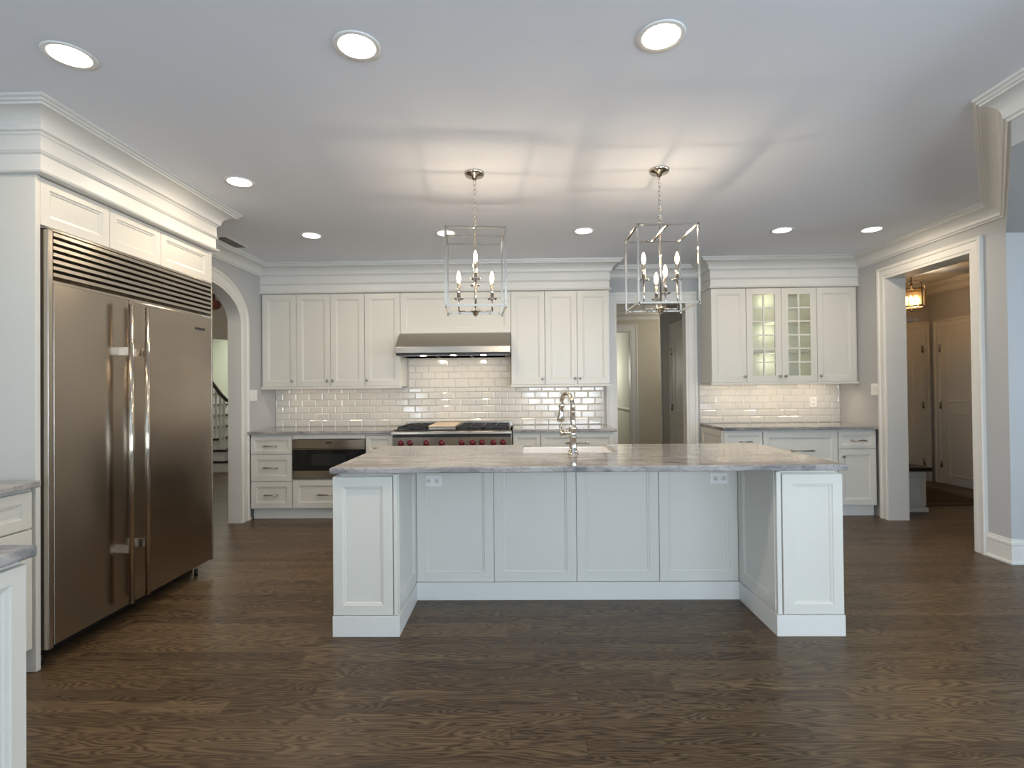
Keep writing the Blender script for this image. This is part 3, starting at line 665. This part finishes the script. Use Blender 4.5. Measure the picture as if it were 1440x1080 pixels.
# apron sink open to the kitchen side of the island
sk_ = thing('sink', 'white apron sink set in the island countertop behind the faucet', 'sink', (0, 0, 0))
b = MB(); sx0, sx1, sy0, sy1, sz, st_ = -.004, .624, 3.325, 3.862, .66, .024
vs = [(x, y, z) for z, q in ((.893, 0), (sz, 0), (.893, st_), (sz+.02, st_+.01)) for x, y in ((sx0+q, sy0+q), (sx1-q, sy0+q), (sx1-q, sy1-q), (sx0+q, sy1-q))]
for k in (0, 1, 2, 3): vs[k] = (vs[k][0], vs[k][1], .8810 if k < 2 else .893)
for k in (8, 9): vs[k] = (vs[k][0], vs[k][1], .8810)
b.add(vs, [(i, (i+1) % 4, 4+(i+1) % 4, 4+i) for i in range(4)] + [(4, 5, 6, 7)] + [(8+i, 8+(i+1) % 4, 12+(i+1) % 4, 12+i) for i in range(4)] + [(12, 13, 14, 15)] + [(i, (i+1) % 4, 8+(i+1) % 4, 8+i) for i in range(4)])
b.build('basin', M_PORC, sk_, .004); MB().lathe([(.045, sz+.0205), (.045, sz+.023), (.02, sz+.021)], (.31, 3.58, 0), 'Z', 20).build('drain', M_NICKEL, sk_)
# faucet
fa = thing('faucet', 'tall polished nickel gooseneck pull-down faucet on the island', 'faucet', (.322, 3.262, .914))
MB().lathe([(.033, 0), (.033, .006), (.028, .010), (.030, .020), (.024, .030), (.0215, .05), (.0215, .10), (.025, .104), (.025, .112), (.020, .118), (.020, .150), (.025, .154), (.025, .170), (.018, .176), (.0155, .182), (.0155, .26), (.017, .262), (.017, .270), (.0145, .272)], (0, 0, 0), 'Z', 24).build('body', M_NICKEL, fa)
d2 = Vector((-.36, .93, 0)).normalized(); R_ = .082; top = .300
neck = [(0, 0, .26)] + [tuple(d2*(R_-R_*math.cos(a)) + Vector((0, 0, top+R_*math.sin(a)))) for a in [PI*k/16 for k in range(15)]]
neck_end = Vector(neck[-1]); 
MB().tube(neck, .0135, 16).build('spout', M_NICKEL, fa)
for k in (3, 8, 12):
    pass
h0 = neck_end; h1 = h0 + Vector((0, 0, -.02)) + d2*.004; h2 = h0 + Vector((0, 0, -.135)) + d2*.020
mid = h0.lerp(h2, .55); 
MB().tube([h0, h0.lerp(h2, .12), h0.lerp(h2, .16), h0.lerp(h2, .3), h0.lerp(h2, .34), h0.lerp(h2, .42), h0.lerp(h2, .62), h0.lerp(h2, .85), h2], [.014, .014, .018, .018, .015, .015, .018, .025, .024], 18).build('spray_head', M_NICKEL, fa)
MB().cyl((0, 0, .135), (-.062, 0, .135), .0145, 14).lathe([(.018, -.040), (.020, -.044), (.020, -.052), (.016, -.056)], (0, 0, .135), 'X', 14).lathe([(.012, -.060), (.022, -.066), (.024, -.076), (.018, -.082), (.004, -.084)], (0, 0, .135), 'X', 14).cyl((-.074, 0, .112), (-.078, 0, .172), .006, 8).ball((-.078, 0, .174), .009, 10).build('valve_handle', M_NICKEL, fa)
MB().cyl((-.045, -.0, .074), (.085, -.0, .074), .0045, 8).ball((.088, 0, .074), .008, 10).build('lever', M_NICKEL, fa)

# outlets and switches
def outlet(label, loc, rz, w_, h_, gangs=1, kind='outlet', horiz=False, group=None):
    t = thing('electrical_outlet' if kind == 'outlet' else 'light_switch', label, 'outlet' if kind == 'outlet' else 'light switch', loc, rz, group)
    MB().box(-w_/2, w_/2, -.006, 0, -h_/2, h_/2).build('cover_plate', M_PLATE, t, .002)
    if kind == 'outlet':
        for s_ in (-1, 1):
            cx_, cz_ = (s_*w_*.22, 0) if horiz else (0, s_*h_*.2)
            f = MB().lathe([(.016, 0), (.016, -.0085), (.002, -.0088)], (cx_, 0, cz_), 'Y', 20).build('socket', M_PLATE, t)
            q = MB()
            if horiz: q.box(cx_-.006, cx_+.004, -.0096, -.0085, .004, .007).box(cx_-.006, cx_+.004, -.0096, -.0085, -.007, -.004).box(cx_+.006, cx_+.010, -.0096, -.0085, -.002, .002)
            else: q.box(cx_-.007, cx_-.004, -.0096, -.0085, cz_-.004, cz_+.006).box(cx_+.004, cx_+.007, -.0096, -.0085, cz_-.004, cz_+.006).box(cx_-.002, cx_+.002, -.0096, -.0085, cz_-.010, cz_-.006)
            q.build('slot', M_SLOT, f)
    else:
        for g in range(gangs):
            x = (g-(gangs-1)/2)*.046
            MB().box(x-.016, x+.016, -.009, -.005, -.032, .032).build('rocker', M_PLATE, t, .0015)
    return t
outlet('white horizontal outlet on the left panel of the island back', (-.565, IYP+.009-.0, .748), 0, .118, .070, horiz=True)
outlet('white horizontal outlet on the right panel of the island back', (1.238, IYP+.009, .752), 0, .118, .070, horiz=True)
outlet('small white outlet on the tile right of the doorway', (3.304, YB-.0115, 1.147), 0, .075, .115)
outlet('white switch plate on the left wall between arch and counter', (LW, 5.425, 1.285), PI/2, .165, .118, 3, 'switch')
outlet('white switch plate on the right wall beside the mudroom opening', (RX, 5.345, 1.285), -PI/2, .118, .118, 2, 'switch')

# ================================================================== LIGHT FIXTURES
def downlight(x, y, label):
    t = thing('recessed_downlight', label, 'ceiling light', (x, y, ZC))
    MB().lathe([(.062, -.002), (.074, -.004), (.090, -.006), (.093, -.003), (.093, -.0005)], (0, 0, 0), 'Z', 40).build('trim_ring', M_PLATE, t)
    MB().lathe([(.072, -.0045), (.060, -.0060), (.001, -.0068)], (0, 0, 0), 'Z', 40).build('diffuser', M_DIFF, t)
    lamp('downlight_lamp', 'AREA', (0, 0, -.012), P_DOWN, WARM, (0, 0, 0), .14, parent=t)
    return t
for x, y, l in ((-1.82, 2.06, 'round recessed downlight in the nearest row, leftmost, by the refrigerator crown'), (-.64, 2.04, 'round recessed downlight in the nearest row, middle one of three'), (.56, 2.02, 'round recessed downlight in the nearest row, rightmost of three'),
                (-1.828, 3.344, 'round recessed downlight beside the far end of the refrigerator crown'), (-1.838, 4.53, 'round recessed downlight in back row, leftmost, over the drawer base'), (-.648, 4.527, 'round recessed downlight in back row behind the left pendant'),
                (.56, 4.516, 'round recessed downlight in back row between the two pendants'), (2.308, 4.583, 'round recessed downlight in back row before the glazed cabinet'), (3.10, 4.602, 'round recessed downlight in back row nearest the mudroom opening')):
    downlight(x, y, l)
def pendant(x, y, rz, label):
    t = thing('lantern_pendant', label, 'pendant light', (x, y, 0), rz)
    MB().lathe([(.064, ZC-.0005), (.064, ZC-.008), (.058, ZC-.020), (.02, ZC-.026), (.012, ZC-.045), (.004, ZC-.048)], (0, 0, 0), 'Z', 32).build('canopy', M_NICKEL, t)
    c = MB(); z = ZC-.052; n = 9; L_ = (z-2.40)/n
    for k in range(n):
        Mx = Matrix.Rotation(PI/2, 3, 'X') if k % 2 else Matrix.Rotation(PI/2, 3, 'Z') @ Matrix.Rotation(PI/2, 3, 'X')
        c.torus((0, 0, z-L_*(k+.5)), .0125, .0022, Mx, 16, 6, .72, L_*.66/.0125)
    c.torus((0, 0, 2.395), .014, .003, Matrix.Rotation(PI/2, 3, 'X')).build('chain', M_NICKEL, t)
    H, z0, z1, wd = .18, 1.832, 2.300, .0115
    f = MB()
    for sx_ in (-1, 1):
        for sy_ in (-1, 1):
            f.bar((sx_*H, sy_*H, z0-.006), (sx_*H, sy_*H, z1+.006), wd)
            f.ball((sx_*H, sy_*H, z0-.010), .008, 8)
    for z in (z0, z1):
        for s_ in (-1, 1): f.bar((-H, s_*H, z), (H, s_*H, z), wd).bar((s_*H, -H, z), (s_*H, H, z), wd)
    f.bar((0, -H, z1), (0, H, z1), wd*.9)
    f.build('cage_frame', M_NICKEL, t)
    MB().cyl((0, 0, z0-.01), (0, 0, 2.385), .0065, 12).lathe([(.007, 2.385), (.012, 2.375), (.012, 2.36), (.007, 2.35)], (0, 0, 0), 'Z', 12).lathe([(.004, z0-.045), (.014, z0-.036), (.018, z0-.022), (.030, z0-.012), (.030, z0-.004), (.010, z0+.006)], (0, 0, 0), 'Z', 16).build('centre_rod', M_NICKEL, t)
    for k, (ax, ay, zc) in enumerate(((.105, 0, 2.105), (-.105, 0, 2.105), (0, .105, 2.0), (0, -.105, 2.0))):
        cd = MB().cyl((0, 0, z0-.012), (ax, ay, z0-.012), .0055, 8).cyl((ax, ay, z0-.014), (ax, ay, zc-.10), .0055, 8).cyl((ax, ay, zc-.10), (ax, ay, zc), .011, 14).build('candle', M_NICKEL, t)
        MB().lathe([(.006, zc-.112), (.024, zc-.108), (.034, zc-.098), (.030, zc-.100), (.012, zc-.104)], (ax, ay, 0), 'Z', 12).build('bobeche', M_CRYSTAL, cd)
        MB().lathe([(.007, zc), (.010, zc+.010), (.0135, zc+.028), (.0125, zc+.040), (.008, zc+.062), (.001, zc+.074)], (ax, ay, 0), 'Z', 14).build('bulb', M_BULB, cd)
        lamp('bulb_lamp', 'POINT', (ax, ay, zc+.095), P_BULB, WARM, radius=.008, parent=t)
    return t
pendant(-.283, 3.27, PI/2+.10, 'polished nickel open cage lantern pendant hanging left, before the hood')
pendant(.884, 3.27, 0, 'polished nickel open cage lantern pendant hanging right, before the doorway')
# under-cabinet lamps
for x0, x1, p in ((-2.75, -1.38, .8), (-.05, .90, .7), (2.10, 3.5, 1.8)):
    n = 3
    for k in range(n):
        x = x0+(x1-x0)*(k+.5)/n
        t = tag(MB().box(x-.12, x+.12, YU+.028, YU+.070, 1.354, 1.3665).build('under_cabinet_light', M_PLATE), 'slim light bar fixed under the wall cabinets', 'light', 'light bars under the wall cabinets')
        lamp('under_cabinet_lamp', 'AREA', (x, YU+.049, 1.352), P_UNDER*p, WARM, (.5, 0, 0), .22, .03)
# ceiling vent
vt = thing('ceiling_vent', 'small grey air vent in the ceiling near the arch', 'vent', (-2.655, 4.69, ZC))
MB().box(-.075, .075, -.19, .19, -.005, -.0005).build('frame', M_PLATE, vt, .001)
s_ = MB()
for k in range(7): s_.box(-.058+.017*k, -.050+.017*k, -.17, .17, -.0075, -.0045)
s_.build('louvre', M_SLOT, vt)

# ================================================================== MUDROOM
be = thing('storage_bench', 'white storage bench with dark wooden top in the mudroom', 'bench', (RX+.182, 5.49, 0))
MB().box(0, .425, .02, 1.70, 0, .425).build('base', M_CAB, be)
MB().panel(0, .425, .06, .425, .004, .016, .055).build('end_panel', M_CAB, be)
MB().box(0, .440, -.006, 1.70, 0, .045).build('skirting', M_TRIM, be, .003)
MB().box(0, .470, -.03, 1.72, .426, .466).build('seat_top', M_DKWOOD, be, .005)
sf = thing('coat_rack_shelf', 'pale shelf on the mudroom wall above the bench', 'shelf', (RX+.182, 5.55, 2.0))
MB().box(0, .42, 0, 1.6, 0, .03).build('shelf_board', M_TRIM, sf, .003)
MB().prism([(.0, 0, 0), (.0, 0, -.10), (.05, 0, -.10), (.30, 0, -.02), (.30, 0, 0)], (0, .03, 0)).prism([(.0, 1.57, 0), (.0, 1.57, -.10), (.05, 1.57, -.10), (.30, 1.57, -.02), (.30, 1.57, 0)], (0, .03, 0)).build('bracket', M_TRIM, sf)
ru = thing('area_rug', 'brown rug with thin tan border on the mudroom floor', 'rug', (4.35, 5.76, 0))
MB().box(0, .90, 0, 1.2, .001, .010).build('pile', M_RUG, ru)
bb = MB()
for x0, x1, y0, y1 in ((.04, .86, .04, .065), (.04, .86, 1.135, 1.16), (.04, .065, .04, 1.16), (.835, .86, .04, 1.16)): bb.box(x0, x1, y0, y1, .0095, .0115)
bb.build('border', M_RUGB, ru)
ml = thing('hall_lantern', 'square bronze glass lantern glowing warm in the mudroom', 'pendant light', (4.70, 6.30, 0), PI/4)
f = MB(); h = .118; z0, z1 = 2.262, 2.462
for a in (-1, 1):
    for c in (-1, 1): f.bar((a*h, c*h, z0), (a*h, c*h, z1), .012)
for z in (z0, z1):
    for a in (-1, 1): f.bar((-h, a*h, z), (h, a*h, z), .012).bar((a*h, -h, z), (a*h, h, z), .012)
for a in (-1, 1):
    for c in (-1, 1): f.tube([(a*h, c*h, z1), (a*h*.95, c*h*.95, z1+.05), (a*h*.72, c*h*.72, z1+.085), (a*h*.35, c*h*.35, z1+.10), (0, 0, z1+.10)], .0055, 8)
    f.tube([(a*h, a*h, z0), (0, 0, z0-.035), (-a*h, a*h, z0)], .005, 6)
f.cyl((0, 0, z1+.09), (0, 0, ZC), .006, 8).lathe([(.05, ZC-.001), (.05, ZC-.02), (.01, ZC-.03)], (0, 0, 0), 'Z', 16).ball((0, 0, z0-.045), .012, 10).cyl((0, 0, z1+.02), (0, 0, z1+.12), .012, 10)
f.build('frame', M_DKMETAL, ml)
g = MB()
for a in (-1, 1): g.box(-h+.004, h-.004, a*h-.0015, a*h+.0015, z0+.004, z1-.004).box(a*h-.0015, a*h+.0015, -h+.004, h-.004, z0+.004, z1-.004)
g.build('glass_pane', M_LAMPGL, ml)
for a, c in ((.045, 0), (-.045, 0), (0, .045), (0, -.045)):
    MB().lathe([(.008, z0+.03), (.008, z0+.07), (.015, z0+.09), (.015, z0+.105), (.002, z0+.135)], (a, c, 0), 'Z', 12).build('bulb', M_BULB2, ml)
lamp('lantern_lamp', 'POINT', (0, 0, 2.36), 9, (1, .80, .56), radius=.04, parent=ml)
